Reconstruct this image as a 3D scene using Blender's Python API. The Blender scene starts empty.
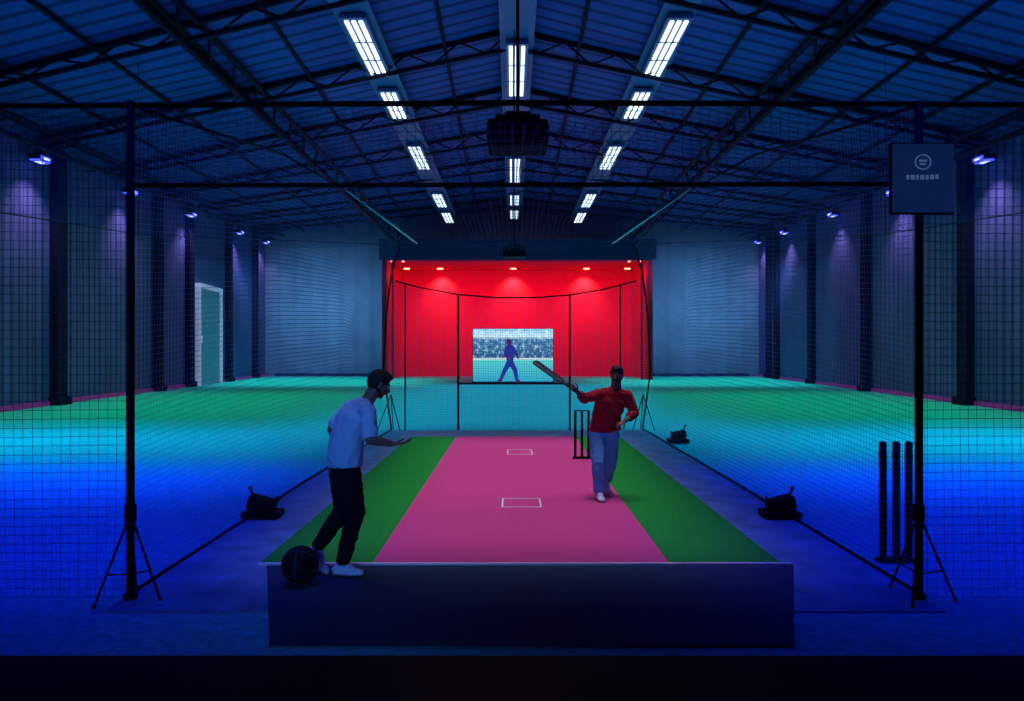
import bpy, bmesh, math, random
import numpy as np
from mathutils import Vector, Matrix, noise as mnoise
random.seed(4)
scene = bpy.context.scene
try:
    scene.view_settings.view_transform = 'Standard'
    scene.view_settings.look = 'None'
except Exception as e:
    print(e)

# ------------------------------------------------------------------ materials
def mat(name, col, rough=0.7, metal=0.0, var=0.15, nscale=8.0, bump=0.15, emis=None, estr=0.0, spec=0.3):
    m = bpy.data.materials.new(name); m.use_nodes = True
    nt = m.node_tree; N = nt.nodes; L = nt.links
    b = N['Principled BSDF']
    b.inputs['Roughness'].default_value = rough
    b.inputs['Metallic'].default_value = metal
    b.inputs['Specular IOR Level'].default_value = spec
    tc = N.new('ShaderNodeTexCoord'); no = N.new('ShaderNodeTexNoise')
    no.inputs['Scale'].default_value = nscale; no.inputs['Detail'].default_value = 4
    L.new(tc.outputs['Object'], no.inputs['Vector'])
    cr = N.new('ShaderNodeValToRGB')
    cr.color_ramp.elements[0].position = 0.3; cr.color_ramp.elements[1].position = 0.7
    cr.color_ramp.elements[0].color = tuple(max(0, c*(1-var)) for c in col)+(1,)
    cr.color_ramp.elements[1].color = tuple(min(1, c*(1+var)) for c in col)+(1,)
    L.new(no.outputs['Fac'], cr.inputs['Fac']); L.new(cr.outputs['Color'], b.inputs['Base Color'])
    if bump > 0:
        bp = N.new('ShaderNodeBump'); bp.inputs['Strength'].default_value = bump; bp.inputs['Distance'].default_value = 0.02
        L.new(no.outputs['Fac'], bp.inputs['Height']); L.new(bp.outputs['Normal'], b.inputs['Normal'])
    if emis:
        b.inputs['Emission Color'].default_value = emis+(1,)
        b.inputs['Emission Strength'].default_value = estr
    return m

def stripe_mat(name, c1, c2, axis, freq, rough=0.6, bump=0.6):
    """corrugated sheet: ribs along one axis (object space)"""
    m = bpy.data.materials.new(name); m.use_nodes = True
    nt = m.node_tree; N = nt.nodes; L = nt.links; b = N['Principled BSDF']
    b.inputs['Roughness'].default_value = rough; b.inputs['Specular IOR Level'].default_value = 0.08
    tc = N.new('ShaderNodeTexCoord'); sx = N.new('ShaderNodeSeparateXYZ')
    L.new(tc.outputs['Object'], sx.inputs[0])
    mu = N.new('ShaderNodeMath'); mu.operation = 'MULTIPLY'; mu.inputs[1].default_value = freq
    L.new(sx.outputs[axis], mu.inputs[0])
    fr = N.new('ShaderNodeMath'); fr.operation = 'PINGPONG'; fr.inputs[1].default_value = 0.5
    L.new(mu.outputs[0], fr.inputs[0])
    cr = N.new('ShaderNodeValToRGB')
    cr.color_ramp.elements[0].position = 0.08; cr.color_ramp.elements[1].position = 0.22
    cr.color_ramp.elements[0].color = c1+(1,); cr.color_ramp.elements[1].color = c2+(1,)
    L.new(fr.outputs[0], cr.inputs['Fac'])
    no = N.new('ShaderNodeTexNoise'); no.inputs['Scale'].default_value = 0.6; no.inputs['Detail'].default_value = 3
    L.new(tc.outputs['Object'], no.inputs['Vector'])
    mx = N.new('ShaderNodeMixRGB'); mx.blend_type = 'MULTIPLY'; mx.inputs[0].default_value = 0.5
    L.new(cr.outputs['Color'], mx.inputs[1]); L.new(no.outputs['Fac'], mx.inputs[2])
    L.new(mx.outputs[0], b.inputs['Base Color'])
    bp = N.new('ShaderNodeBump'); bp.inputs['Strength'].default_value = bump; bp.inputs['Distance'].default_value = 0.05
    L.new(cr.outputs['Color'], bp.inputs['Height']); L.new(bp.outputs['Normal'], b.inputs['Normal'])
    return m

def emit_mat(name, col, s):
    m = bpy.data.materials.new(name); m.use_nodes = True
    nt = m.node_tree; nt.nodes.clear()
    e = nt.nodes.new('ShaderNodeEmission'); o = nt.nodes.new('ShaderNodeOutputMaterial')
    e.inputs[0].default_value = col+(1,); e.inputs[1].default_value = s
    nt.links.new(e.outputs[0], o.inputs[0]); return m

def net_mat(name, col, cell=0.06, t=0.09):
    m = bpy.data.materials.new(name); m.use_nodes = True
    nt = m.node_tree; N = nt.nodes; L = nt.links; N.clear()
    o = N.new('ShaderNodeOutputMaterial'); tr = N.new('ShaderNodeBsdfTransparent'); df = N.new('ShaderNodeBsdfDiffuse')
    df.inputs[0].default_value = col+(1,)
    uv = N.new('ShaderNodeTexCoord'); sx = N.new('ShaderNodeSeparateXYZ'); L.new(uv.outputs['UV'], sx.inputs[0])
    outs = []
    for ax in (0, 1):
        mu = N.new('ShaderNodeMath'); mu.operation = 'MULTIPLY'; mu.inputs[1].default_value = 1.0/cell
        L.new(sx.outputs[ax], mu.inputs[0])
        f = N.new('ShaderNodeMath'); f.operation = 'FRACT'; L.new(mu.outputs[0], f.inputs[0])
        lt = N.new('ShaderNodeMath'); lt.operation = 'LESS_THAN'; lt.inputs[1].default_value = t
        L.new(f.outputs[0], lt.inputs[0]); outs.append(lt)
    mx = N.new('ShaderNodeMath'); mx.operation = 'MAXIMUM'
    L.new(outs[0].outputs[0], mx.inputs[0]); L.new(outs[1].outputs[0], mx.inputs[1])
    ms = N.new('ShaderNodeMixShader'); L.new(mx.outputs[0], ms.inputs[0])
    L.new(tr.outputs[0], ms.inputs[1]); L.new(df.outputs[0], ms.inputs[2]); L.new(ms.outputs[0], o.inputs[0])
    return m

# ------------------------------------------------------------------ mesh builder
class MB:
    def __init__(s): s.bm = bmesh.new(); s.mi = 0
    def _tag(s, faces, smooth=False):
        for f in faces: f.material_index = s.mi; f.smooth = smooth
    def box(s, c, size, rot=None, bevel=0.0):
        r = bmesh.ops.create_cube(s.bm, size=1.0)
        vs = r['verts']
        M = Matrix.Translation(Vector(c)) @ (rot.to_4x4() if rot else Matrix.Identity(4)) @ Matrix.Diagonal((size[0], size[1], size[2], 1))
        bmesh.ops.transform(s.bm, matrix=M, verts=vs)
        fs = set(f for v in vs for f in v.link_faces)
        s._tag(fs)
        if bevel > 0:
            es = list(set(e for v in vs for e in v.link_edges))
            rr = bmesh.ops.bevel(s.bm, geom=es, offset=bevel, segments=2, affect='EDGES', profile=0.6)
            s._tag(rr['faces'])
    def cyl(s, p1, p2, r1, r2=None, seg=12):
        p1 = Vector(p1); p2 = Vector(p2); d = p2-p1
        if r2 is None: r2 = r1
        r = bmesh.ops.create_cone(s.bm, cap_ends=True, segments=seg, radius1=r1, radius2=r2, depth=d.length)
        q = Vector((0, 0, 1)).rotation_difference(d.normalized())
        bmesh.ops.transform(s.bm, matrix=Matrix.Translation((p1+p2)/2) @ q.to_matrix().to_4x4(), verts=r['verts'])
        fs = set(f for v in r['verts'] for f in v.link_faces)
        for f in fs: f.material_index = s.mi; f.smooth = len(f.verts) == 4
    def path(s, pts, r, seg=10):
        for a, b in zip(pts[:-1], pts[1:]): s.cyl(a, b, r, seg=seg)
        for p in pts[1:-1]: s.sph(p, r, 8)
    def sph(s, c, r, seg=16, scale=(1, 1, 1)):
        rr = bmesh.ops.create_uvsphere(s.bm, u_segments=seg, v_segments=max(6, seg//2), radius=r)
        bmesh.ops.transform(s.bm, matrix=Matrix.Translation(Vector(c)) @ Matrix.Diagonal(tuple(scale)+(1,)), verts=rr['verts'])
        s._tag(set(f for v in rr['verts'] for f in v.link_faces), True)
    def poly(s, pts):
        f = s.bm.faces.new([s.bm.verts.new(p) for p in pts]); f.material_index = s.mi; return f
    def prism(s, pts, off):
        """closed prism from planar polygon and offset vector"""
        off = Vector(off); a = [s.bm.verts.new(p) for p in pts]; b = [s.bm.verts.new(Vector(p)+off) for p in pts]
        fs = [s.bm.faces.new(a), s.bm.faces.new(b[::-1])]
        n = len(pts)
        for i in range(n): fs.append(s.bm.faces.new((a[i], b[i], b[(i+1) % n], a[(i+1) % n])))
        s._tag(fs)
        bmesh.ops.recalc_face_normals(s.bm, faces=fs)
    def finish(s, name, mats, parent=None):
        me = bpy.data.meshes.new(name)
        vs = s.bm.verts
        lo = Vector((min(v.co.x for v in vs), min(v.co.y for v in vs), min(v.co.z for v in vs)))
        hi = Vector((max(v.co.x for v in vs), max(v.co.y for v in vs), max(v.co.z for v in vs)))
        o = Vector(((lo.x+hi.x)/2, (lo.y+hi.y)/2, lo.z))
        for v in vs: v.co -= o
        s.bm.to_mesh(me); s.bm.free()
        for m in mats: me.materials.append(m)
        ob = bpy.data.objects.new(name, me); scene.collection.objects.link(ob); ob.location = o
        if parent:
            ob.parent = parent; ob.location = o - parent.location
        return ob

def surf(name, fn, nu, nv, m, parent=None):
    """grid surface fn(u,v)->point, UV in metres"""
    bm = bmesh.new(); uvl = bm.loops.layers.uv.new('UVMap')
    P = [[Vector(fn(i/nu, j/nv)) for j in range(nv+1)] for i in range(nu+1)]
    lu = [0.0]; midj = nv//2
    for i in range(nu): lu.append(lu[-1]+(P[i+1][midj]-P[i][midj]).length)
    lv = [0.0]; midi = nu//2
    for j in range(nv): lv.append(lv[-1]+(P[midi][j+1]-P[midi][j]).length)
    V = [[bm.verts.new(p) for p in r] for r in P]
    for i in range(nu):
        for j in range(nv):
            f = bm.faces.new((V[i][j], V[i+1][j], V[i+1][j+1], V[i][j+1])); f.smooth = True
            for lp, (a, b) in zip(f.loops, ((i, j), (i+1, j), (i+1, j+1), (i, j+1))): lp[uvl].uv = (lu[a], lv[b])
    me = bpy.data.meshes.new(name); bm.to_mesh(me); bm.free(); me.materials.append(m)
    ob = bpy.data.objects.new(name, me); scene.collection.objects.link(ob)
    if parent: ob.parent = parent; ob.location = -parent.location
    return ob

def empty(name, loc):
    e = bpy.data.objects.new(name, None); scene.collection.objects.link(e); e.location = loc; return e

def light(name, kind, loc, target, col, W, parent=None, **k):
    l = bpy.data.lights.new(name, kind); l.color = col; l.energy = W
    if kind == 'AREA':
        l.shape = 'RECTANGLE'; l.size = k['sx']; l.size_y = k['sy']; l.spread = math.radians(k.get('spread', 120))
    elif kind == 'SPOT':
        l.spot_size = math.radians(k.get('angle', 60)); l.spot_blend = k.get('blend', 0.8); l.shadow_soft_size = k.get('r', 0.05)
    o = bpy.data.objects.new(name, l); scene.collection.objects.link(o)
    loc = Vector(loc); d = Vector(target)-loc
    o.rotation_euler = d.to_track_quat('-Z', 'Y').to_euler()
    o.location = loc - (parent.location if parent else Vector((0, 0, 0)))
    if parent: o.parent = parent
    return o

# ------------------------------------------------------------------ palette
M_turf = mat('turf', (0.12, 0.50, 0.55), 0.9, var=0.22, nscale=14, bump=0.5, spec=.1)
M_cagefloor = mat('cage_floor_blue_grey', (0.12, 0.24, 0.42), 0.55, var=0.3, nscale=3, bump=0.1)
M_pink = mat('pitch_pink', (0.64, 0.075, 0.29), 0.85, var=0.05, nscale=30, bump=0.15, spec=0.05)
M_green = mat('pitch_green', (0.020, 0.31, 0.05), 0.9, var=0.2, nscale=40, bump=0.3, spec=0.05)
M_white = mat('line_white', (0.75, 0.75, 0.85), 0.7, var=0.03)
M_navy = mat('mat_navy', (0.025, 0.05, 0.11), 0.8, var=0.1, spec=0.1)
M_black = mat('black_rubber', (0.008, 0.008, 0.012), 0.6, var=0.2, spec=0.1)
M_steel = mat('dark_steel', (0.006, 0.008, 0.022), 0.6, var=0.2, spec=.12)
M_pole = mat('pole_black', (0.006, 0.006, 0.012), 0.6, var=0.2, spec=0.1)
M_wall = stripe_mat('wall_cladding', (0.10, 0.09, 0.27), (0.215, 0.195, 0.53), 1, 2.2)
M_wallback = stripe_mat('wall_back_cladding', (0.22, 0.27, 0.42), (0.26, 0.31, 0.48), 0, 0.8, bump=0.2)
M_column = mat('column_dark', (0.02, 0.018, 0.06), 0.7, spec=.05)
M_roof = stripe_mat('roof_sheet', (0.02, 0.05, 0.17), (0.055, 0.125, 0.42), 1, 1.6)
M_red = mat('alcove_red', (0.80, 0.02, 0.07), 0.8, var=0.05, nscale=2, bump=0.05, spec=0.1)
M_header = mat('header_navy', (0.03, 0.05, 0.14), 0.7, spec=.1)
M_trim = mat('trim_violet', (0.45, 0.06, 0.40), 0.6, emis=(.4, .02, .25), estr=.12)  # faint emission puts the magenta glow at the wall base into the trim
M_doorframe = mat('door_frame_white', (0.85, 0.80, 0.95), 0.5, var=0.03, emis=(.35, .35, .6), estr=.35)  # slight emission added to lift the frame; it is no lamp
M_doorleaf = mat('door_leaf_teal', (0.10, 0.30, 0.42), 0.5, var=0.05, emis=(.03, .16, .24), estr=.25)  # glow put into the leaf to brighten it, no source behind
M_house = mat('fixture_grey', (0.10, 0.15, 0.30), 0.5, var=0.05)
M_tube = emit_mat('tube_white', (0.66, 0.84, 1.0), 2.3)
M_flood = emit_mat('flood_blue', (0.05, 0.07, 1.0), 2.4)
M_core = emit_mat('flood_core', (0.30, 0.38, 1.0), 3.5)
M_down = emit_mat('downlight_glow', (1.0, 0.30, 0.18), 4.0)
M_net = net_mat('net_twine', (0.24, 0.34, 0.55))
M_netd = net_mat('net_twine_dark', (0.07, 0.10, 0.24), 0.07, 0.055)
M_netr = net_mat('net_twine_roof', (0.05, 0.08, 0.20), 0.10, 0.11)
M_rimglow = mat('net_rim_glow_teal', (0.12, 0.62, 0.66), .7, emis=(.01, .16, .17), estr=.5)  # emissive teal, paints the lit upper rim of the net

# ------------------------------------------------------------------ room shell
Y0, Y1 = -6.0, 55.0
def wx(d): return 14.37+0.1006*d
def rail(d): return 8.76+(d-23.6)*0.066
def eave(d): return rail(d)+0.7
RZ = 13.3
def roofz(x, d, side=None):
    return RZ-(RZ-eave(d))*abs(x)/wx(d)

b = MB(); b.prism([(-wx(Y0), Y0, 0), (wx(Y0), Y0, 0), (wx(Y1), Y1, 0), (-wx(Y1), Y1, 0)], (0, 0, -0.2)); b.finish('floor', [M_turf])
for sgn, nm in ((-1, 'left'), (1, 'right')):
    b = MB()
    b.prism([(sgn*wx(Y0), Y0, -0.2), (sgn*wx(Y1), Y1, -0.2), (sgn*wx(Y1), Y1, eave(Y1)), (sgn*wx(Y0), Y0, eave(Y0))], (sgn*0.3, 0, 0))
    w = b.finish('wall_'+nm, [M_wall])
    b = MB()
    for i, (y0, y1) in enumerate(((Y0+.1, 39.4), (43.8, Y1-.1)) if sgn < 0 else ((Y0+.1, Y1-.1),)):
        b.prism([(sgn*(wx(y0)-.01), y0, 0.0), (sgn*(wx(y1)-.01), y1, 0.0), (sgn*(wx(y1)-.01), y1, 0.18), (sgn*(wx(y0)-.01), y0, 0.18)], (-sgn*0.06, 0, 0))
    b.finish('baseboard_'+nm, [M_trim])
    for d in (6.0, 13.0, 20.0, 25.2, 34.0, 38.2 if sgn < 0 else 42.0, 45.2 if sgn < 0 else 49.5, 51.5):
        b = MB(); b.box((sgn*(wx(d)-0.17), d, eave(d)/2-0.1), (0.3, 0.55, eave(d)-0.2))
        b.box((sgn*(wx(d)-0.22), d, 0.15), (0.42, 0.75, 0.3))
        b.finish('wall_column', [M_column])
    b = MB()
    b.cyl((sgn*(wx(Y0)-0.8), Y0, rail(Y0)+.15), (sgn*(wx(Y1)-0.8), Y1-.1, rail(Y1)+.15), 0.09)
    b.cyl((sgn*(wx(Y0)-1.6), Y0, rail(Y0)+.45), (sgn*(wx(Y1)-1.6), Y1-.1, rail(Y1)+.45), 0.07)
    d = Y0+2
    while d < Y1:
        b.cyl((sgn*(wx(d)-1.6), d, rail(d)+.45), (sgn*(wx(d)-.02), d, rail(d)+.2), 0.05, seg=8); d += 3.5
    b.finish('lighting_rail', [M_steel])
    for d in (16.5, 23.6, 30.4, 37.7, 46.7, 53.6):
        x = sgn*(wx(d)-0.42); z = rail(d)
        b = MB()
        b.mi = 0; b.box((x, d, z-.12), (0.42, 0.66, 0.16), bevel=0.03)
        b.box((x, d, z+.06), (0.10, 0.4, 0.22))
        b.mi = 1
        for k in (-.2, 0, .2): b.box((x, d+k, z-.22), (0.34, 0.13, 0.05))
        b.box((x-sgn*.22, d, z-.13), (0.03, 0.5, 0.12))
        b.mi = 2; b.box((x-sgn*.24, d, z-.15), (0.02, 0.26, 0.07)); b.box((x, d, z-.25), (.16, .3, .02))
        f = b.finish('wall_floodlight', [M_steel, M_flood, M_core])
        light('flood_beam', 'SPOT', (x-sgn*.7, d, z-.35), (sgn*(wx(d)+.4), d, z-4.8), (0.62, 0.58, 1.0), 270, f, angle=95, blend=1.0)

b = MB(); b.prism([(-wx(Y1), Y1, -.2), (wx(Y1), Y1, -.2), (wx(Y1), Y1, eave(Y1)), (0, Y1, RZ), (-wx(Y1), Y1, eave(Y1))], (0, 0.3, 0)); b.finish('wall_back', [M_wallback])
b = MB(); b.box((-14, Y1-.04, .12), (10.2, .06, .22)); b.box((14.4, Y1-.04, .12), (9.4, .06, .22)); b.finish('baseboard_back', [M_header])
b = MB()
for sgn in (-1, 1):
    n = 10
    for i in range(n):
        ya = Y0+(Y1-Y0)*i/n; yb = Y0+(Y1-Y0)*(i+1)/n
        b.poly([(sgn*wx(ya), ya, eave(ya)), (sgn*wx(yb), yb, eave(yb)), (0, yb, RZ), (0, ya, RZ)])
bmesh.ops.remove_doubles(b.bm, verts=b.bm.verts, dist=0.001)
b.finish('ceiling', [M_roof])

# rafters / trusses
d = 3.0
while d < Y1-1:
    b = MB()
    for sgn in (-1, 1):
        X = wx(d)
        top = lambda t: Vector((sgn*X*t*0.985, d, roofz(X*t, d)-0.12))
        bot = lambda t: Vector((sgn*X*t*0.985, d, roofz(X*t, d)-0.75+0.35*t))
        b.cyl(top(0), top(1), 0.10, seg=6); b.cyl(bot(0), bot(1), 0.075, seg=6)
        n = 9
        for i in range(n):
            b.cyl(top(i/n), bot((i+.5)/n), 0.035, seg=5); b.cyl(bot((i+.5)/n), top((i+1)/n), 0.035, seg=5)
    b.finish('roof_truss', [M_steel]); d += 5.2
b = MB()
for sgn in (-1, 1):
    for t in (0.0, 0.14, 0.42, 0.56, 0.7, 0.84, 0.96):
        if sgn > 0 and t == 0: continue
        p = lambda y: Vector((sgn*wx(y)*t, y, roofz(wx(y)*t, y)-0.16))
        b.cyl(p(Y0), p(Y1-.1), 0.07, seg=6)
b.finish('roof_purlins', [M_steel])
for sgn in (-1, 1):
    b = MB()
    x0 = 8.9; c = [(x0-.35, 10.9), (x0+.35, 10.75), (x0, 10.3)]
    for (x, z) in c: b.cyl((sgn*x, Y0, z), (sgn*x, Y1-.2, z), 0.10, seg=6)
    y = Y0; k = 0
    while y < Y1-2:
        b.cyl((sgn*c[0][0], y, c[0][1]), (sgn*c[2][0], y+.9, c[2][1]), .04, seg=5)
        b.cyl((sgn*c[2][0], y+.9, c[2][1]), (sgn*c[1][0], y+1.8, c[1][1]), .04, seg=5)
        b.cyl((sgn*c[1][0], y+1.8, c[1][1]), (sgn*c[0][0], y, c[0][1]), .04, seg=5); y += 1.8
    b.finish('longitudinal_girder', [M_steel])

# ceiling strip lights
def strip(x, z, ya, yb, w=0.62):
    b = MB(); c = (ya+yb)/2
    b.mi = 0; b.box((x, c, z+.08), (w+.16, yb-ya+.3, .14), bevel=.02)
    b.cyl((x, ya+.3, z+.1), (x, ya+.3, roofz(x, ya)-.05), .03, seg=6); b.cyl((x, yb-.3, z+.1), (x, yb-.3, roofz(x, yb)-.05), .03, seg=6)
    b.mi = 1
    for k in (-1, 0, 1): b.box((x+k*w*.34, c, z-.01), (w*.2, yb-ya, .06), bevel=.015)
    b.mi = 0
    for q in (0.33, 0.66): b.box((x, ya+(yb-ya)*q, z-.03), (w, .06, .05))
    b.finish('ceiling_light', [M_house, M_tube])
for x in (-4.67, 4.93):
    for ya, yb in ((20.1, 24.1), (25.7, 28.4), (32.5, 36.3), (42.3, 45.8), (48, 51.3)): strip(x, 11.7, ya, yb)
for ya, yb in ((23, 27.4), (36.5, 42.5), (45, 47.8), (49.8, 52.6)): strip(0.17, 12.25, ya, yb)
for x, z in ((-4.67, 11.90), (4.93, 11.90), (0.17, 12.46)):
    b = MB(); b.box((x, 24.5, z+.06), (1.15, 60, .10)); b.finish('cable_tray', [M_house])

# ------------------------------------------------------------------ red alcove
al = empty('red_stage_alcove', (0.4, 48, 0))
b = MB(); b.box((0.4, 54.9, 4.25), (18.8, .15, 8.5)); b.finish('back_panel', [M_red], al)
b = MB()
for x in (-9.0, 9.75): b.box((x, 51.5, 4.25), (.3, 7, 8.5))
b.finish('side_panels', [M_red], al)
b = MB(); b.box((0.4, 51.5, 8.6), (19.05, 7, .25)); b.finish('top_panel', [M_red], al)
b = MB(); b.box((0.4, 47.9, 9.15), (19.4, .25, 1.45)); b.box((0.4, 48.1, 8.45), (19.0, .1, .12)); b.finish('header_panel', [M_header], al)
b = MB()
for x in (-5.6, .1, 5.8, -8.2, 9.0):
    b.cyl((x, 53.2, 8.47), (x, 53.2, 8.40), .24, seg=20)
b.finish('downlights', [M_down], al)
b = MB()
for x in (-8.6, -7.8, 8.4, 9.2): b.cyl((x, 48.9, 8.47), (x, 48.9, 8.40), .10, seg=12)
b.finish('spot_lamps', [M_down], al)
M_pil = mat('alcove_pilaster', (0.35, 0.01, 0.04), .8, var=.05, spec=.1)
b = MB()
for x in (-8.45, 9.2): b.box((x, 48.4, 4.2), (.10, .3, 8.4))
b.finish('pilasters', [M_pil], al)
for x in (-5.6, .1, 5.8): light('downlight_beam', 'SPOT', (x, 53.8, 8.3), (x, 54.9, 6.2), (1, 0.50, 0.25), 620, al, angle=95, blend=1)
light('alcove_wash', 'AREA', (0.4, 48.4, 7.9), (0.4, 54.9, 3.6), (1, 0.03, 0.24), 500, al, sx=18, sy=.6, spread=110)

# ------------------------------------------------------------------ screen with picture
def screen_mat():
    m = bpy.data.materials.new('screen_picture'); m.use_nodes = True
    nt = m.node_tree; N = nt.nodes; L = nt.links; N.clear()
    o = N.new('ShaderNodeOutputMaterial'); e = N.new('ShaderNodeEmission'); e.inputs[1].default_value = 1.0
    tc = N.new('ShaderNodeTexCoord'); sx = N.new('ShaderNodeSeparateXYZ'); L.new(tc.outputs['Generated'], sx.inputs[0])
    cr = N.new('ShaderNodeValToRGB'); els = cr.color_ramp.elements
    els[0].position = 0; els[0].color = (.03, .40, .62, 1)
    els[1].position = .40; els[1].color = (.10, .66, .66, 1)
    for p, c in ((.43, (.75, .95, .95, 1)), (.46, (.02, .10, .25, 1)), (.80, (.04, .18, .38, 1)), (.86, (.60, .85, 1, 1)), (1.0, (.25, .62, .98, 1))):
        x = els.new(p); x.color = c
    L.new(sx.outputs[2], cr.inputs['Fac'])
    no = N.new('ShaderNodeTexNoise'); no.inputs['Scale'].default_value = 4; no.inputs['Detail'].default_value = 6; no.inputs['Roughness'].default_value = .8
    L.new(tc.outputs['Object'], no.inputs['Vector'])
    c2 = N.new('ShaderNodeValToRGB'); c2.color_ramp.elements[0].position = .5; c2.color_ramp.elements[1].position = .66
    c2.color_ramp.elements[0].color = (0, 0, 0, 1); c2.color_ramp.elements[1].color = (.5, .75, .9, 1)
    L.new(no.outputs['Fac'], c2.inputs['Fac'])
    gt = N.new('ShaderNodeMath'); gt.operation = 'GREATER_THAN'; gt.inputs[1].default_value = .45; L.new(sx.outputs[2], gt.inputs[0])
    mx = N.new('ShaderNodeMixRGB'); mx.blend_type = 'ADD'; L.new(gt.outputs[0], mx.inputs[0])
    L.new(cr.outputs[0], mx.inputs[1]); L.new(c2.outputs[0], mx.inputs[2]); L.new(mx.outputs[0], e.inputs[0]); L.new(e.outputs[0], o.inputs[0])
    return m
SC = 42.0
def sp(px, py, dy=0.0): return Vector(((px-512)*SC/683, SC-.07-dy, 1.95-(py-352)*SC/683))
scr = empty('projection_screen', (0.06, SC, 0))
b = MB(); b.box((0.06, SC-.02, 1.75), (4.92, .04, 3.24)); b.finish('picture', [screen_mat()], scr)
b = MB(); b.box((0.06, SC+.08, 1.72), (5.02, .14, 3.34), bevel=.02)
for x in (-1.8, 1.9):
    b.box((x, SC+.15, .03), (.12, 1.2, .06)); b.cyl((x, SC+.6, .05), (x, SC+.15, 1.8), .04)
b.finish('frame', [M_steel], scr)
M_figb = emit_mat('video_player_blue', (.02, .04, .36), .9); M_figs = emit_mat('video_player_skin', (.08, .02, .12), .9)
b = MB()
def cap2(p, q, r1, r2, mi, dy):
    b.mi = mi; p = sp(*p, dy); q = sp(*q, dy); k = SC/683; r1 *= k; r2 *= k
    a = math.atan2(q.z-p.z, q.x-p.x); pts = []
    for i in range(9):
        t = a+math.pi/2+math.pi*i/8; pts.append((p.x+r1*math.cos(t), p.y, p.z+r1*math.sin(t)))
    for i in range(9):
        t = a-math.pi/2+math.pi*i/8; pts.append((q.x+r2*math.cos(t), q.y, q.z+r2*math.sin(t)))
    b.prism(pts, (0, .01, 0))
cap2((510, 348), (510, 360), 3.8, 3.6, 0, .00); cap2((509, 341.5), (509, 342.5), 2.6, 2.5, 1, .01)
cap2((509, 345), (509, 346), 1.4, 1.8, 1, .005)
cap2((510, 361), (505, 370), 3, 2.2, 0, .015); cap2((505, 370), (501, 379), 2.2, 1.6, 0, .015); cap2((501, 380), (498.5, 380.5), 1.3, 1, 1, .02)
cap2((510, 361), (515, 370), 3, 2.2, 0, .025); cap2((515, 370), (517, 380), 2.2, 1.6, 0, .025); cap2((517, 381), (519.5, 381), 1.3, 1, 1, .03)
cap2((507, 348), (505, 355), 1.9, 1.5, 0, .03); cap2((505, 355), (509, 359), 1.4, 1, 1, .035)
cap2((513, 348), (516, 354), 1.9, 1.5, 0, .03); cap2((516, 354), (518, 358), 1.4, 1, 1, .035)
b.finish('video_cricketer', [M_figb, M_figs], scr)

# ------------------------------------------------------------------ door on left wall
ang = math.atan2(0.1006, 1)
R = Matrix.Rotation(ang, 3, 'Z')
dd = 41.6; dx = -wx(dd)+.10
dr = empty('door_1', (dx, dd, 0))
def dbox(b, off, size, bevel=0): b.box(Vector((dx, dd, 0))+R @ Vector(off), size, R, bevel)
b = MB()
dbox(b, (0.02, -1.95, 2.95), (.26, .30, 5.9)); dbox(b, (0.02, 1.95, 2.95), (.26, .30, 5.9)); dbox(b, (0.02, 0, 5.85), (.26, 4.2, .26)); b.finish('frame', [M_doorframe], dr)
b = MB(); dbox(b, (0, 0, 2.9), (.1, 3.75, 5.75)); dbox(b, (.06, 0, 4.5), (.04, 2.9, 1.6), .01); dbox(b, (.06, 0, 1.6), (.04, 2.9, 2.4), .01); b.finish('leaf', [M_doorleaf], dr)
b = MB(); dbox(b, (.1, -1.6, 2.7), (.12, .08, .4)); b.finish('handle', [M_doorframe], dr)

# ------------------------------------------------------------------ cage floor and pitch
b = MB(); b.prism([(-3.05, 5.1, .004), (3.25, 5.1, .004), (3.25, 16.9, .004), (-3.05, 16.9, .004)], (0, 0, .008)); b.finish('cage_floor_matting', [M_cagefloor])
b = MB(); b.prism([(-9, -5, .003), (9, -5, .003), (9, 4.35, .003), (-9, 4.35, .003)], (0, 0, .012)); b.finish('near_floor_shade_sheet', [M_black])  # dark sheet standing for the light falling off on the near floor
pt = MB()
pt.mi = 0; pt.box((.08, 10.85, .02), (2.70, 9.3, .02))
pt.mi = 1; pt.box((-1.785, 10.85, .02), (1.03, 9.3, .02)); pt.box((1.94, 10.85, .02), (1.02, 9.3, .02))
pt.mi = 2; pt.box((.12, 6.21, .021), (4.85, .03, .022))
def rect(x0, x1, y0, y1, w):
    z = .0315
    pt.box(((x0+x1)/2, y0, z), (x1-x0+w, w, .003)); pt.box(((x0+x1)/2, y1, z), (x1-x0+w, w, .003))
    pt.box((x0, (y0+y1)/2, z), (w, y1-y0-w, .003)); pt.box((x1, (y0+y1)/2, z), (w, y1-y0-w, .003))
rect(-.12, .36, 8.45, 8.95, .022); rect(-.08, .38, 12.8, 13.4, .025)
pt.finish('cricket_pitch', [M_pink, M_green, M_white])
b = MB(); b.prism([(-2.22, 6.18, .010), (2.55, 6.18, .010), (1.86, 4.5, .010), (-1.60, 4.5, .010)], (0, 0, .010)); b.finish('run_up_mat', [M_navy])

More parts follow.
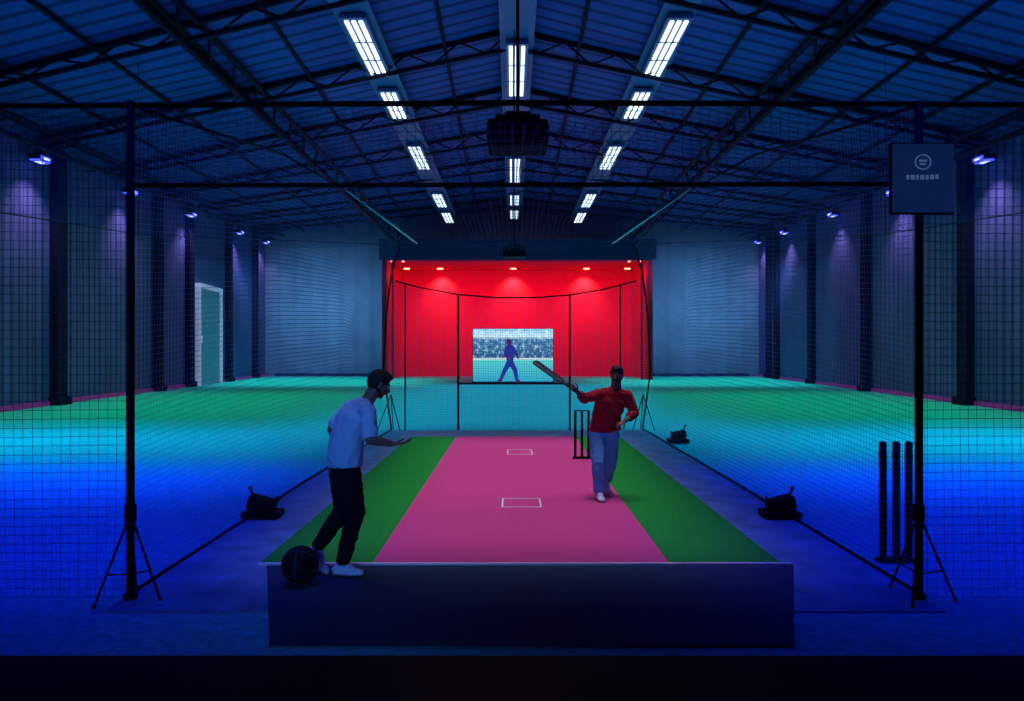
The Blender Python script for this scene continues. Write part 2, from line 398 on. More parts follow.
# ------------------------------------------------------------------ net cage
XL, XR = -3.0, 3.2
cage = empty('cricket_net_cage', (0, 5.37, 0))
b = MB()
b.path([(-9.2, 5.37, 3.87), (XL, 5.37, 3.89), (0, 5.37, 3.91), (XR, 5.37, 3.90), (9.4, 5.37, 3.86)], .022)
b.cyl((XL, 5.37, 3.26), (XR-.25, 5.37, 3.27), .019)
for x in (XL, XR): b.cyl((x, 5.37, 0.02), (x, 5.37, 3.92), .030, seg=16)
for x in (-9.2, 9.4): b.cyl((x, 5.37, 0.0), (x, 5.37, 3.9), .030, seg=16)
for x in (XL, XR, -9.2, 9.4):
    b.cyl((x, 5.37, .62), (x, 5.37, .75), .042, seg=12)
    for k in range(3):
        a = math.radians(90+120*k+20); f = Vector((x+.26*math.cos(a), 5.37+.26*math.sin(a), .018))
        b.cyl((x, 5.37, .68), f, .009, seg=8); b.cyl((x, 5.37, .2), (x+.17*math.cos(a), 5.37+.17*math.sin(a), .24), .006, seg=6); b.sph(f, .016, 8)
    b.cyl((x, 5.37, .01), (x, 5.37, .05), .05, seg=14)
b.finish('front_frame', [M_pole], cage)
def toprail(x, xe):
    return [(x, 5.37, 3.89), (x, 9.0, 4.55), (x, 12.3, 4.85), (xe, 17.0, 4.62)]
TL = toprail(XL, -2.8); TR = toprail(XR, 3.05)
b = MB(); b.path(TL, .015); b.path(TR, .015)
b.path([(-3.05, 5.4, .02), (-3.1, 10, .02), (-3.0, 17, .02)], .016); b.path([(3.25, 5.4, .02), (3.3, 10, .02), (3.3, 17, .02)], .016)
b.finish('rails', [M_pole], cage)
b = MB(); b.cyl((XL, 12.3, 4.87), (-6.6, 47.7, 9.5), .008, .06, seg=8); b.cyl((XR, 12.3, 4.87), (7.0, 47.7, 9.5), .008, .06, seg=8); b.finish('net_rim_glow_lines', [M_rimglow], cage)  # glowing lines added for the lit top edge of the net
def prof(xe, sg):
    return [Vector((xe, 17, 4.62)), Vector((xe+sg*.2, 17, 3.9)), Vector((xe+sg*.33, 17, 2.9)), Vector((xe+sg*.40, 17, 1.5)), Vector((xe+sg*.28, 17, .6)), Vector((xe+sg*.2, 17, .01))]
PL = prof(-2.8, -1); PR = prof(3.05, 1)
b = MB(); b.path(PL, .022); b.path(PR, .022)
def backtop(x):
    t = (x-.1)/3.0
    return 3.30+.42*abs(t)**2.2
xs = [-2.9, -2.3, -1.34, -.5, .1, .7, 1.44, 2.2, 3.1]
b.path([(x, 17, backtop(x)) for x in xs], .02)
for x in (-1.34, 1.44): b.cyl((x, 17, 0), (x, 17, backtop(x)), .026)
for x in (-2.66, 2.70): b.cyl((x, 17, 0), (x, 17, backtop(x)), .018)
b.cyl((-1.34, 17, 1.16), (1.44, 17, 1.16), .018)
b.path([(-2.8, 17, 4.62), (.1, 17, 4.72), (3.05, 17, 4.62)], .012)
for x, sg in ((-3.0, -1), (3.25, 1)):
    for ax, ay in ((-.30, -.2), (.25, -.15), (0, .35)): b.cyl((x, 16.9, .9), (x+ax, 16.9+ay, .02), .013, seg=6)
b.finish('back_frame', [M_pole], cage)
def zt(P, y):
    for a, c in zip(P[:-1], P[1:]):
        if a[1] <= y <= c[1]:
            t = (y-a[1])/(c[1]-a[1]); return Vector(a).lerp(Vector(c), t)
    return Vector(P[-1])
def sidenet(P, base, far, sg):
    def f(u, v):
        y = 5.37+u*11.63; top = zt(P, y); bot = Vector((base, y, .02)); p = bot.lerp(top, v)
        p.x += sg*(.12*math.sin(u*9)*math.sin(v*3.1) + .40*math.sin(v*math.pi)*u**3)
        return p
    return f
surf('side_net_left', sidenet(TL, -3.05, 0, -1), 30, 10, M_net, cage)
surf('side_net_right', sidenet(TR, 3.27, 0, 1), 30, 10, M_net, cage)
def roofnet(u, v):
    y = 5.37+u*11.63; p = zt(TL, y).lerp(zt(TR, y), v); p.z -= .15*math.sin(v*math.pi); return p
surf('roof_net', roofnet, 20, 10, M_netr, cage)
def canopy(sgn):
    def f(u, v):
        y = 5.37+u*11.63; e = zt(TL if sgn < 0 else TR, y); o = Vector((sgn*9.3, y, 3.88+u*1.0)); p = e.lerp(o, v); p.z -= .2*math.sin(v*math.pi)*u; return p
    return f
surf('canopy_net_left', canopy(-1), 20, 10, M_netr, cage)
surf('canopy_net_right', canopy(1), 20, 10, M_netr, cage)
b = MB()
for sgn in (-1, 1):
    b.cyl((sgn*9.3, 5.37, 3.88), (sgn*9.3, 17, 4.88), .012); b.cyl((sgn*3.0, 17, 4.62), (sgn*9.3, 17, 4.88), .008); b.cyl((sgn*9.3, 17, 4.88), (sgn*9.3, 17, 9.8), .006, seg=6)
b.finish('canopy_ropes', [M_pole], cage)
surf('back_net', lambda u, v: (-3.1+6.4*u, 17, .02+v*(backtop(-3.1+6.4*u)-.02)), 24, 6, M_net, cage)
surf('front_net_left', lambda u, v: (-9.2+6.2*u, 5.37+.06*math.sin(u*14)*v*(1-v)*4, .02+3.85*v), 30, 8, M_netd, cage)
surf('front_net_right', lambda u, v: (3.2+6.2*u, 5.37+.06*math.sin(u*14)*v*(1-v)*4, .02+3.85*v), 30, 8, M_netd, cage)
surf('front_net_header', lambda u, v: (-3+6.2*u, 5.37, 3.26+.63*v), 10, 3, M_netd, cage)

# ------------------------------------------------------------------ sign on post
M_sign = mat('sign_navy', (.02, .035, .12), .4, var=.05, emis=(.006, .022, .11), estr=.5)
M_ink = mat('sign_print', (.25, .35, .6), .5, emis=(.12, .2, .5), estr=.35)
sg = empty('hanging_sign_board', (3.19, 5.30, 3.03))
b = MB(); b.box((3.19, 5.30, 3.30), (.47, .03, .53), bevel=.01); b.finish('board', [M_sign], sg)
b = MB(); b.box((3.19, 5.32, 3.30), (.50, .025, .56), bevel=.01); b.cyl((3.20, 5.33, 3.1), (3.2, 5.37, 3.1), .03); b.finish('frame', [M_pole], sg)
b = MB()
for i in range(24):
    a = 2*math.pi*i/24; a2 = 2*math.pi*(i+1)/24; c = Vector((3.18, 5.281, 3.42))
    b.cyl(c+Vector((math.cos(a)*.060, 0, math.sin(a)*.055)), c+Vector((math.cos(a2)*.060, 0, math.sin(a2)*.055)), .005, seg=6)
b.box((3.18, 5.282, 3.43), (.06, .006, .016)); b.box((3.18, 5.282, 3.405), (.045, .006, .012))
x = 3.05
for w in (.025, .035, .022, .035, .026, .035, .025):
    b.box((x+w/2, 5.282, 3.305+random.uniform(-.003, .003)), (w*.8, .006, .034)); x += w+.008
b.finish('lettering', [M_ink], sg)

# ------------------------------------------------------------------ stumps
def stumps(xs, y, h, r, zb=0.0, bail=True):
    b = MB()
    for x in xs:
        b.cyl((x, y, zb+.02), (x, y, zb+h-.03), r, seg=16); b.sph((x, y, zb+h-.03), r, 14, (1, 1, .7))
        b.cyl((x, y, zb+h*.86), (x, y, zb+h*.88), r*1.08, seg=16)
    b.box(((xs[0]+xs[-1])/2, y, zb+.015), (xs[-1]-xs[0]+.1, .12, .03), bevel=.01)
    if bail:
        for i in (0, 1): b.cyl((xs[i]-.0, y, zb+h-.02), (xs[i+1], y, zb+h-.02), r*.4, seg=8)
    b.finish('cricket_stumps', [M_black])
stumps((3.45, 3.575, 3.69), 6.35, 1.13, .033, bail=False)
stumps((1.14, 1.26, 1.38), 12.3, .88, .024, zb=.034)

# ------------------------------------------------------------------ floor flood units
def floorunit(x, y, s, flip):
    b = MB(); b.mi = 0
    b.box((x, y, .05*s+.012), (.46*s, .30*s, .08*s), bevel=.015*s)
    b.box((x-.02*flip*s, y, .19*s), (.30*s, .22*s, .16*s), Matrix.Rotation(.25*flip, 3, 'Y'), bevel=.02*s)
    b.cyl((x+.13*flip*s, y-.12*s, .09*s), (x+.13*flip*s, y-.12*s, .26*s), .012*s); b.cyl((x+.13*flip*s, y+.12*s, .09*s), (x+.13*flip*s, y+.12*s, .26*s), .012*s)
    b.cyl((x-.10*flip*s, y, .26*s), (x-.16*flip*s, y, .38*s), .016*s); b.sph((x-.16*flip*s, y, .39*s), .025*s, 10)
    b.cyl((x+.17*s, y-.16*s, .07*s), (x+.17*s, y-.13*s, .07*s), .035*s, seg=14)
    pts = [Vector((x-flip*.1*s, y, .03)), Vector((x-flip*.15*s, y+.5, .025)), Vector((x-flip*.12*s, y+.9, .025)), Vector((x-flip*.2*s, y+1.3, .025))]
    b.path(pts, .008, 6)
    b.finish('floor_light_unit', [M_black])
floorunit(-2.92, 8.0, .92, 1); floorunit(3.14, 8.0, .92, -1); floorunit(3.55, 14.6, .95, -1)

# ------------------------------------------------------------------ projectors hung in the nave
def projector(x, y, z, s=1.0):
    b = MB(); b.mi = 0
    b.box((x, y, z), (.74*s, .55*s, .32*s), bevel=.05*s)
    b.box((x, y, z+.18*s), (.54*s, .4*s, .10*s), bevel=.03*s)
    for k in range(5): b.box((x-.2*s+k*.1*s, y-.28*s, z+.02), (.05*s, .015*s, .14*s))
    b.cyl((x, y+.24*s, z-.02), (x, y+.36*s, z-.02), .09*s, seg=18)
    b.box((x, y, z+.26*s), (.3*s, .3*s, .04*s))
    b.cyl((x, y, z+.28*s), (x, y, 12.3), .022, seg=10)
    b.finish('ceiling_projector', [M_pole])
projector(.07, 8.45, 4.60); projector(.07, 22.0, 5.15, 1.0)

# ------------------------------------------------------------------ training ball
b = MB(); c = Vector((-1.77, 5.70, .178)); b.sph(c, .152, 32)
b.mi = 1
for ax in range(3):
    for i in range(28):
        a = 2*math.pi*i/28; a2 = 2*math.pi*(i+1)/28
        def q(t):
            v = Vector((math.cos(t), math.sin(t), 0))*.150
            return Matrix.Rotation(.5, 3, 'X') @ (v if ax == 0 else (Vector((v.x, 0, v.y)) if ax == 1 else Vector((0, v.x, v.y))))
        b.cyl(c+q(a), c+q(a2), .005, seg=6)
b.finish('medicine_ball', [M_black, M_navy])

# ------------------------------------------------------------------ people
ICO = {}
def ico(n):
    if n not in ICO:
        t = bmesh.new(); bmesh.ops.create_icosphere(t, subdivisions=n, radius=1.0); ICO[n] = [v.co.copy() for v in t.verts]; t.free()
    return ICO[n]
class Figure:
    def __init__(s, S, F, fat=1.12):
        s.S = Vector(S).normalized(); s.F = Vector(F).normalized(); s.U = s.S.cross(s.F).normalized()
        if s.U.z < 0: s.U = -s.U
        s.bones = []; s.bm = bmesh.new(); s.extra = []; s.fat = fat
    def bone(s, p, rp, q, rq, lab, axes=None):
        ax = axes or (s.S, s.F, s.U)
        if isinstance(rp, (int, float)): rp = (rp,)*3
        if isinstance(rq, (int, float)): rq = (rq,)*3
        if lab in ('shirt', 'pants'):
            rp = tuple(v*s.fat for v in rp); rq = tuple(v*s.fat for v in rq)
        p = Vector(p); q = Vector(q); t = bmesh.new()
        for c, r in ((p, rp), (q, rq)):
            for v in ico(4 if max(r) > .05 else 2): t.verts.new(c+ax[0]*v.x*r[0]+ax[1]*v.y*r[1]+ax[2]*v.z*r[2])
        bmesh.ops.remove_doubles(t, verts=t.verts, dist=1e-5)
        rr = bmesh.ops.convex_hull(t, input=t.verts)
        dead = [g for g in set(rr['geom_interior']+rr['geom_unused']) if isinstance(g, bmesh.types.BMVert)]
        bmesh.ops.delete(t, geom=[v for v in dead if v.is_valid], context='VERTS')
        bmesh.ops.recalc_face_normals(t, faces=t.faces)
        mp = {v: s.bm.verts.new(v.co) for v in t.verts}
        for f in t.faces: s.bm.faces.new([mp[v] for v in f.verts])
        t.free()
        s.bones.append((p, rp, q, rq, lab, ax))
    def hand(s, wrist, d, n, thumb, curl, lab, size=1.0):
        """d: finger direction, n: palm normal (fingers curl toward n), thumb: thumb side dir"""
        d = Vector(d).normalized(); n = Vector(n); n = (n-d*n.dot(d)).normalized()
        t = d.cross(n); t = t if t.dot(Vector(thumb)) > 0 else -t
        w = Vector(wrist); ax = (t, n, d)
        k = w+d*.088*size
        s.bone(w+d*.012, (.027*size, .017*size, .02*size), k, (.040*size, .014*size, .016*size), lab, ax)
        for i, (off, L) in enumerate(((.031, .072), (.0105, .080), (-.0105, .075), (-.031, .058))):
            p = k+t*off*size+d*.006; dirv = (d+t*off*2.5).normalized(); L *= size
            for j, (fr, r0, r1) in enumerate(((.45, .0095, .0088), (.30, .0088, .0080), (.25, .0080, .0070))):
                c = curl[j] if isinstance(curl, (list, tuple)) else curl
                ang = c*(1+.12*i)
                dirv = (dirv*math.cos(ang)+n*math.sin(ang)).normalized() if j == 0 else (Matrix.Rotation(ang, 3, dirv.cross(n).normalized() if dirv.cross(n).length > 1e-4 else t) @ dirv)
                q = p+dirv*L*fr; s.bone(p, r0*size, q, r1*size, lab, ax); p = q
        p = w+d*.028*size+t*.026*size
        v1 = (d*.65+t*.75+n*.25).normalized(); q = p+v1*.040*size; s.bone(p, .013*size, q, .0105*size, lab, ax)
        v2 = (d*.85+t*.25+n*.45).normalized(); q2 = q+v2*.030*size; s.bone(q, .0105*size, q2, .0092*size, lab, ax)
        v3 = (d*.9+n*.5).normalized(); q3 = q2+v3*.022*size; s.bone(q2, .0092*size, q3, .0078*size, lab, ax)
        return k
    def shoe(s, ankle, heel, ball, toe, lab='shoe'):
        ankle, heel, ball, toe = map(Vector, (ankle, heel, ball, toe))
        d = (ball-heel).normalized(); side = d.cross(Vector((0, 0, 1))).normalized(); up = side.cross(d).normalized()
        ax = (side, d, up)
        s.bone(ankle, (.045, .052, .03), heel+up*.01, (.038, .045, .035), lab, ax)
        s.bone(heel, (.036, .04, .03), ball, (.048, .05, .028), lab, ax)
        s.bone(ankle+d*.02, (.038, .04, .03), ball, (.045, .04, .028), lab, ax)
        s.bone(ball, (.048, .04, .028), toe, (.036, .032, .022), lab, ax)
        s.bone(heel-up*.022, (.041, .046, .012), ball-up*.018, (.053, .053, .012), 'sole', ax)
        s.bone(ball-up*.018, (.053, .045, .012), toe-up*.012, (.041, .037, .012), 'sole', ax)
    def head(s, c, F, U, scale=1.0, beard=False):
        F = Vector(F).normalized(); U = Vector(U); U = (U-F*U.dot(F)).normalized(); S = F.cross(U)
        ax = (S, F, U); c = Vector(c); k = scale
        P = lambda x, y, z: c+(S*x+F*y+U*z)*k
        r = lambda *a: tuple(v*k for v in a)
        s.bone(P(0, -.008, .022), r(.074, .090, .088), P(0, .004, .0), r(.068, .082, .08), 'skin', ax)
        s.bone(P(0, .010, -.02), r(.064, .076, .06), P(0, .036, -.080), r(.038, .042, .026), 'skin', ax)
        s.bone(P(0, .088, .010), r(.009, .01, .008), P(0, .103, -.022), r(.014, .013, .010), 'skin', ax)
        s.bone(P(-.028, .078, .026), r(.018, .012, .007), P(.028, .078, .026), r(.018, .012, .007), 'skin', ax)
        s.bone(P(-.014, .080, -.050), r(.010, .010, .006), P(.014, .080, -.050), r(.010, .010, .006), 'lips', ax)
        for g in (-1, 1):
            s.bone(P(g*.074, -.004, .012), r(.008, .018, .016), P(g*.072, -.002, -.018), r(.006, .010, .012), 'skin', ax)
            s.bone(P(g*.028, .079, .034), r(.017, .006, .004), P(g*.034, .077, .034), r(.014, .006, .004), 'hair', ax)
            s.extra.append((P(g*.030, .0755, .010), .0115*k, 'eyewhite')); s.extra.append((P(g*.030, .0835, .010), .006*k, 'dark'))
        s.bone(P(0, -.018, .048), r(.082, .090, .082), P(0, -.040, .010), r(.079, .072, .076), 'hair', ax)
        s.bone(P(0, .045, .088), r(.060, .036, .030), P(0, -.01, .100), r(.066, .060, .036), 'hair', ax)
        if beard:
            for g in (-1, 1):
                s.bone(P(g*.058, .000, -.035), r(.012, .016, .016), P(g*.045, .030, -.075), r(.014, .020, .016), 'hair', ax)
                s.bone(P(g*.045, .030, -.075), r(.014, .020, .016), P(0, .058, -.090), r(.022, .020, .015), 'hair', ax)
                s.bone(P(0, .087, -.038), r(.008, .006, .004), P(g*.024, .078, -.044), r(.006, .006, .004), 'hair', ax)
    def build(s, name, mats, voxel=0.0055, lift=0.0):
        me = bpy.data.meshes.new(name+'_src'); s.bm.to_mesh(me); s.bm.free()
        ob = bpy.data.objects.new(name+'_src', me); scene.collection.objects.link(ob)
        rm = ob.modifiers.new('r', 'REMESH'); rm.mode = 'VOXEL'; rm.voxel_size = voxel; rm.use_smooth_shade = True
        sm = ob.modifiers.new('s', 'SMOOTH'); sm.factor = .5; sm.iterations = 2
        dg = bpy.context.evaluated_depsgraph_get(); dg.update()
        nm = bpy.data.meshes.new_from_object(ob.evaluated_get(dg))
        bpy.data.objects.remove(ob)
        names = list(mats.keys())
        nm.materials.clear()
        for k in names: nm.materials.append(mats[k])
        n = len(nm.polygons); C = np.zeros(n*3); nm.polygons.foreach_get('center', C); C = C.reshape(-1, 3)
        best = np.full(n, 1e9); lab = np.zeros(n, dtype=np.int32)
        for (p, rp, q, rq, l, ax) in s.bones:
            p_ = np.array(p); dq = np.array(q)-p_; L2 = max(float(dq @ dq), 1e-9)
            t = np.clip(((C-p_) @ dq)/L2, 0, 1); rel = C-(p_+t[:, None]*dq)
            acc = np.zeros(n); mr = np.zeros(n)
            for a, r0, r1 in zip(ax, rp, rq):
                rr = r0+(r1-r0)*t; acc += ((rel @ np.array(a))/rr)**2; mr += rr/3
            v = (np.sqrt(acc)-1)*mr
            m = v < best; best[m] = v[m]; lab[m] = names.index(l)
        nm.polygons.foreach_set('material_index', lab)
        nm.polygons.foreach_set('use_smooth', np.ones(n, dtype=bool))
        bm = bmesh.new(); bm.from_mesh(nm); bm.normal_update()
        cloth = {names.index('shirt'), names.index('pants')}; hairi = names.index('hair')
        for v in bm.verts:
            ls = {f.material_index for f in v.link_faces}
            if ls and ls <= cloth:
                c = v.co; w = mnoise.noise(Vector((c.x*11+c.z*5, c.y*11, c.z*9-c.x*4)))
                w2 = mnoise.noise(Vector((c.x*26, c.y*26, c.z*15+7)))
                v.co += v.normal*(.010*(.5-abs(w)*2)+.003*w2)
            elif ls == {hairi}:
                v.co += v.normal*.004*mnoise.noise(v.co*70)
        for c, r, l in s.extra:
            rr = bmesh.ops.create_uvsphere(bm, u_segments=12, v_segments=8, radius=r)
            bmesh.ops.translate(bm, vec=c, verts=rr['verts'])
            for f in set(f for v in rr['verts'] for f in v.link_faces): f.material_index = names.index(l); f.smooth = True
        lo = Vector((sum(v.co.x for v in bm.verts)/len(bm.verts), sum(v.co.y for v in bm.verts)/len(bm.verts), min(v.co.z for v in bm.verts)))
        print(name, 'polys', n, 'minz', lo.z, 'labels', np.bincount(lab))
        for v in bm.verts: v.co -= lo
        bm.to_mesh(nm); bm.free()
        nm.name = name
        o = bpy.data.objects.new(name, nm); scene.collection.objects.link(o); o.location = (lo.x, lo.y, lift)
        return o

M_skin = mat('skin', (.16, .08, .055), .55, var=.05, nscale=20, bump=.05)
M_skin2 = mat('skin_b', (.20, .09, .06), .55, var=.05, nscale=20, bump=.05)
M_hair = mat('hair_black', (.008, .007, .008), .6, var=.3, nscale=60, bump=.6)
M_lips = mat('lips', (.14, .05, .04), .5)
M_eye = mat('eye_white', (.3, .3, .3), .3, var=.02, bump=0)
M_iris = mat('iris_dark', (.01, .008, .008), .2, bump=0)
M_tee = mat('tshirt_pale_blue', (.28, .46, .62), .85, var=.06, nscale=9, bump=.5, spec=.1)
M_trs = mat('trousers_black', (.008, .008, .012), .85, var=.2, nscale=9, bump=.4, spec=.1)
M_shoe = mat('shoes_white', (.70, .76, .9), .5, var=.06, nscale=20)
M_sole = mat('shoe_sole_grey', (.25, .28, .36), .7, var=.06, nscale=20)
M_redsh = mat('shirt_red', (.36, .015, .03), .85, var=.08, nscale=10, bump=.5, spec=.1)
M_jean = mat('jeans_light_blue', (.13, .36, .66), .85, var=.15, nscale=14, bump=.5, spec=.1)

# --- bowler (left): faces right and away, leaning forward
F = Vector((.85, .52, 0)); S = Vector((.52, -.85, 0))
g = Figure(S, F, 1.13); Yb = 5.97
pel = Vector((-1.465, Yb, .975)); waist = Vector((-1.455, Yb+.01, 1.14)); chest = Vector((-1.395, Yb+.03, 1.335)); nb = Vector((-1.295, Yb+.06, 1.485))
hc = Vector((-1.180, Yb+.09, 1.640))
shR = Vector((-1.235, Yb-.13, 1.42)); shL = Vector((-1.46, Yb+.22, 1.435))
g.bone(pel+Vector((0, 0, -.03)), (.148, .112, .10), pel+Vector((0, 0, .05)), (.146, .108, .06), 'pants')
g.bone(pel+Vector((0, 0, -.02)), (.172, .132, .045), waist, (.162, .124, .10), 'shirt')
g.bone(waist, (.162, .124, .10), chest, (.178, .128, .11), 'shirt')
g.bone(chest, (.178, .128, .10), chest.lerp(nb, .65), (.150, .095, .06), 'shirt')
for sh in (shR, shL):
    g.bone(chest.lerp(nb, .72), .078, sh, .060, 'shirt')
g.bone(nb+Vector((-.01, 0, -.03)), .062, hc+Vector((-.045, -.02, -.06)), .056, 'skin')
elR = Vector((-1.185, Yb-.26, 1.195)); wrR = Vector((-1.02, Yb-.20, 1.155))
elL = Vector((-1.615, Yb+.16, 1.235)); wrL = Vector((-1.51, Yb+.10, 1.05))
for sh, el, wr in ((shR, elR, wrR), (shL, elL, wrL)):
    g.bone(sh, .062, sh.lerp(el, .78), .060, 'shirt')
    g.bone(sh.lerp(el, .5), .048, el, .043, 'skin'); g.bone(el, .044, el.lerp(wr, .35), .043, 'skin'); g.bone(el.lerp(wr, .35), .043, wr, .028, 'skin')
g.hand(wrR, (.97, .1, .02), (0, .1, 1), (0, 1, 0), .22, 'skin')
g.hand(wrL, (.5, -.2, -.8), (.6, -.5, .3), (.4, .4, .2), .45, 'skin')
hpR = pel+S*.085+Vector((0, 0, -.07)); hpL = pel-S*.085+Vector((0, 0, -.07))
knR = Vector((-1.355, Yb-.05, .545)); anR = Vector((-1.455, Yb-.07, .135))
knL = Vector((-1.500, Yb+.12, .525)); anL = Vector((-1.690, Yb+.02, .245))
for hp, kn, an in ((hpR, knR, anR), (hpL, knL, anL)):
    g.bone(hp, .098, hp.lerp(kn, .5), .088, 'pants'); g.bone(hp.lerp(kn, .5), .088, kn, .072, 'pants')
    g.bone(kn, .072, kn.lerp(an, .35), .067, 'pants'); g.bone(kn.lerp(an, .35), .067, an, .054, 'pants')
g.shoe(anR+Vector((0, 0, -.04)), (-1.51, Yb-.09, .045), (-1.36, Yb-.10, .040), (-1.305, Yb-.105, .036))
g.shoe(anL+Vector((-.01, 0, -.03)), (-1.74, Yb-.01, .185), (-1.65, Yb-.04, .055), (-1.61, Yb-.05, .036))
g.head(hc, (.80, .30, -.42), (.42, .1, .9), 1.04, beard=True)
g.build('man_bowling', {'skin': M_skin, 'hair': M_hair, 'lips': M_lips, 'eyewhite': M_eye, 'dark': M_iris, 'shirt': M_tee, 'pants': M_trs, 'shoe': M_shoe, 'sole': M_sole}, lift=.021)

# --- batsman (right): walking toward the camera, bat raised in his right hand
F = Vector((-.22, -.97, 0)); S = Vector((-.97, .22, 0))
g = Figure(S, F, 1.16); Ya = 9.0
pel = Vector((1.225, Ya+.08, .93)); waist = Vector((1.255, Ya+.06, 1.10)); chest = Vector((1.31, Ya+.03, 1.285)); nb = Vector((1.35, Ya, 1.45))
hc = Vector((1.375, Ya-.03, 1.630))
shR = Vector((1.135, Ya, 1.385)); shL = Vector((1.525, Ya-.02, 1.365))
g.bone(pel+Vector((0, 0, -.04)), (.152, .112, .10), pel+Vector((0, 0, .05)), (.146, .108, .06), 'pants')
g.bone(pel+Vector((0, 0, -.02)), (.172, .132, .045), waist, (.164, .124, .10), 'shirt')
g.bone(waist, (.164, .124, .10), chest, (.182, .126, .11), 'shirt')
g.bone(chest, (.182, .126, .10), chest.lerp(nb, .62), (.150, .095, .06), 'shirt')
for sh in (shR, shL): g.bone(chest.lerp(nb, .70), .078, sh, .060, 'shirt')
g.bone(nb+Vector((0, .01, -.03)), .062, hc+Vector((0, .02, -.06)), .056, 'skin')
elR = Vector((.945, Ya-.10, 1.335)); wrR = Vector((.835, Ya-.28, 1.435))
elL = Vector((1.60, Ya-.03, 1.14)); wrL = Vector((1.455, Ya-.22, 1.055))
for sh, el, wr in ((shR, elR, wrR), (shL, elL, wrL)):
    g.bone(sh, .062, el, .055, 'shirt'); g.bone(el, .055, el.lerp(wr, .45), .050, 'shirt')
    g.bone(el.lerp(wr, .3), .043, wr, .028, 'skin')
batd = Vector((-.52, .45, .38)).normalized()
gripc = wrR+Vector((-.055, -.045, .035))
g.hand(wrR, (-.55, -.55, .45), (-.3, .75, .45), (-.5, .4, .8), (.75, 1.1, .8), 'skin')
g.hand(wrL, (-.75, -.3, -.35), (.1, .5, -.6), (-.2, -.6, .4), .5, 'skin')
hpR = pel+S*.088+Vector((0, 0, -.08)); hpL = pel-S*.088+Vector((0, 0, -.08))
knR = Vector((1.115, Ya-.12, .50)); anR = Vector((1.135, Ya-.10, .125))
knL = Vector((1.310, Ya+.06, .50)); anL = Vector((1.310, Ya+.42, .195))
for hp, kn, an in ((hpR, knR, anR), (hpL, knL, anL)):
    g.bone(hp, .100, hp.lerp(kn, .5), .088, 'pants'); g.bone(hp.lerp(kn, .5), .088, kn, .070, 'pants')
    g.bone(kn, .070, kn.lerp(an, .35), .068, 'pants'); g.bone(kn.lerp(an, .35), .068, an, .058, 'pants')
g.shoe(anR+Vector((0, 0, -.01)), (1.135, Ya-.08, .070), (1.145, Ya-.23, .064), (1.15, Ya-.29, .058))
g.shoe(anL+Vector((0, 0, -.02)), (1.31, Ya+.46, .15), (1.305, Ya+.33, .070), (1.305, Ya+.28, .058))
g.head(hc, (-.35, -.92, -.10), (0, -.05, 1), 1.04, beard=True)
g.build('man_batting', {'skin': M_skin2, 'hair': M_hair, 'lips': M_lips, 'eyewhite': M_eye, 'dark': M_iris, 'shirt': M_redsh, 'pants': M_jean, 'shoe': M_shoe, 'sole': M_sole}, lift=.032)

# --- bat
M_willow = mat('bat_willow_dark', (.015, .022, .05), .5, var=.2, nscale=12, bump=.1, spec=.15)
M_grip = mat('bat_grip', (.02, .02, .03), .8)
zb = batd; yb = Vector((.35, -.72, .60)); yb = (yb-zb*yb.dot(zb)).normalized(); xb = yb.cross(zb)
RB = Matrix((xb, yb, zb)).transposed()
b = MB(); o = gripc
def T(x, y, z): return o+RB @ Vector((x, y, z))
b.mi = 1; b.cyl(T(0, 0, -.10), T(0, 0, .20), .017, seg=14); b.sph(T(0, 0, -.10), .019, 12)
for i in range(9): b.cyl(T(0, 0, -.09+i*.03), T(0, 0, -.082+i*.03), .0185, seg=12)
b.mi = 0
secs = [(.17, .018, .016), (.21, .030, .022), (.25, .046, .026), (.32, .048, .030), (.55, .050, .038), (.68, .050, .034), (.715, .046, .024), (.73, .034, .014)]
rings = []
for z, w, t in secs:
    rings.append([b.bm.verts.new(T(x, y, z)) for x, y in ((-w, .010), (-w, -.006), (-w*.45, -t*.7), (0, -t), (w*.45, -t*.7), (w, -.006), (w, .010), (0, .014))])
fs = []
for A, B in zip(rings[:-1], rings[1:]):
    for i in range(8): fs.append(b.bm.faces.new((A[i], A[(i+1) % 8], B[(i+1) % 8], B[i])))
fs.append(b.bm.faces.new(rings[0][::-1])); fs.append(b.bm.faces.new(rings[-1]))
for f in fs: f.material_index = 0
bmesh.ops.recalc_face_normals(b.bm, faces=b.bm.faces)
b.finish('cricket_bat', [M_willow, M_grip])

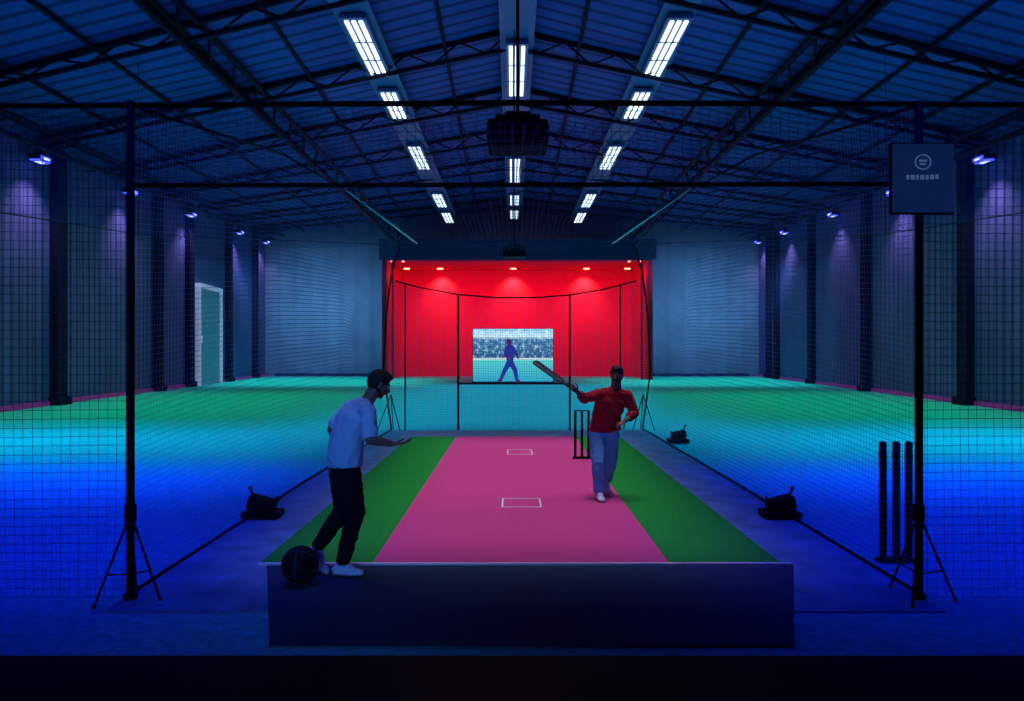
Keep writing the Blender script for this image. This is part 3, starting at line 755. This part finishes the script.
# ------------------------------------------------------------------ lighting
light('pitch_wash', 'AREA', (.08, 10.8, 4.35), (.08, 10.8, 0), (1, .86, .92), 74, sx=4.2, sy=9.2, spread=36)
light('centre_cyan_wash', 'AREA', (0, 29, 7.5), (0, 29, 0), (.03, .60, .80), 700, sx=11, sy=24, spread=50)
for sx_ in (-1, 1):
    light('turf_green_wash', 'AREA', (sx_*12.5, 26.0, 7.5), (sx_*12.5, 26.0, 0), (.0, .70, .26), 560, sx=13, sy=16, spread=75)
    light('turf_far_wash', 'AREA', (sx_*12.5, 45, 7.5), (sx_*12.5, 45, 0), (.02, .80, .62), 700, sx=14, sy=13, spread=60)
    light('turf_cyan_wash', 'AREA', (sx_*9.3, 14.8, 6.5), (sx_*9.3, 14.8, 0), (.0, .52, .9), 320, sx=10.5, sy=4.0, spread=75)
    light('turf_blue_wash', 'AREA', (sx_*8.7, 10.2, 5.5), (sx_*8.7, 10.2, 0), (.0, .035, 1), 270, sx=10, sy=2.2, spread=55)
    light('near_blue_wash', 'AREA', (sx_*4.6, 6.6, 5.0), (sx_*4.6, 6.6, 0), (.0, .015, 1), 58, sx=5.0, sy=2.6, spread=55)
    light('back_wall_teal', 'AREA', (sx_*14.5, 46, 8.2), (sx_*15, 55, 4.5), (.22, .60, 1), 300, sx=8, sy=1, spread=90)
light('roof_blue_fill', 'AREA', (0, 28, 6.2), (0, 28, 12), (.06, .24, 1), 760, sx=26, sy=44, spread=140)  # added area light floating mid-hall without a fixture, brightens the roof
light('front_blue_fill', 'AREA', (-1.8, -1.5, 2.6), (-1.2, 7, 1.5), (.10, .30, 1), 16, sx=2, sy=1.0, spread=40)  # unseen light added behind the camera to lift the figures

w = bpy.data.worlds.new('World'); scene.world = w; w.use_nodes = True
w.node_tree.nodes['Background'].inputs[0].default_value = (.003, .015, .14, 1); w.node_tree.nodes['Background'].inputs[1].default_value = .2

cam = bpy.data.cameras.new('Camera'); co = bpy.data.objects.new('Camera', cam); scene.collection.objects.link(co)
co.location = (0, 0, 1.95); co.rotation_euler = (math.radians(90), 0, 0)
cam.lens = 24; cam.sensor_width = 36; cam.shift_y = 1.5/1024; cam.clip_end = 200
scene.camera = co
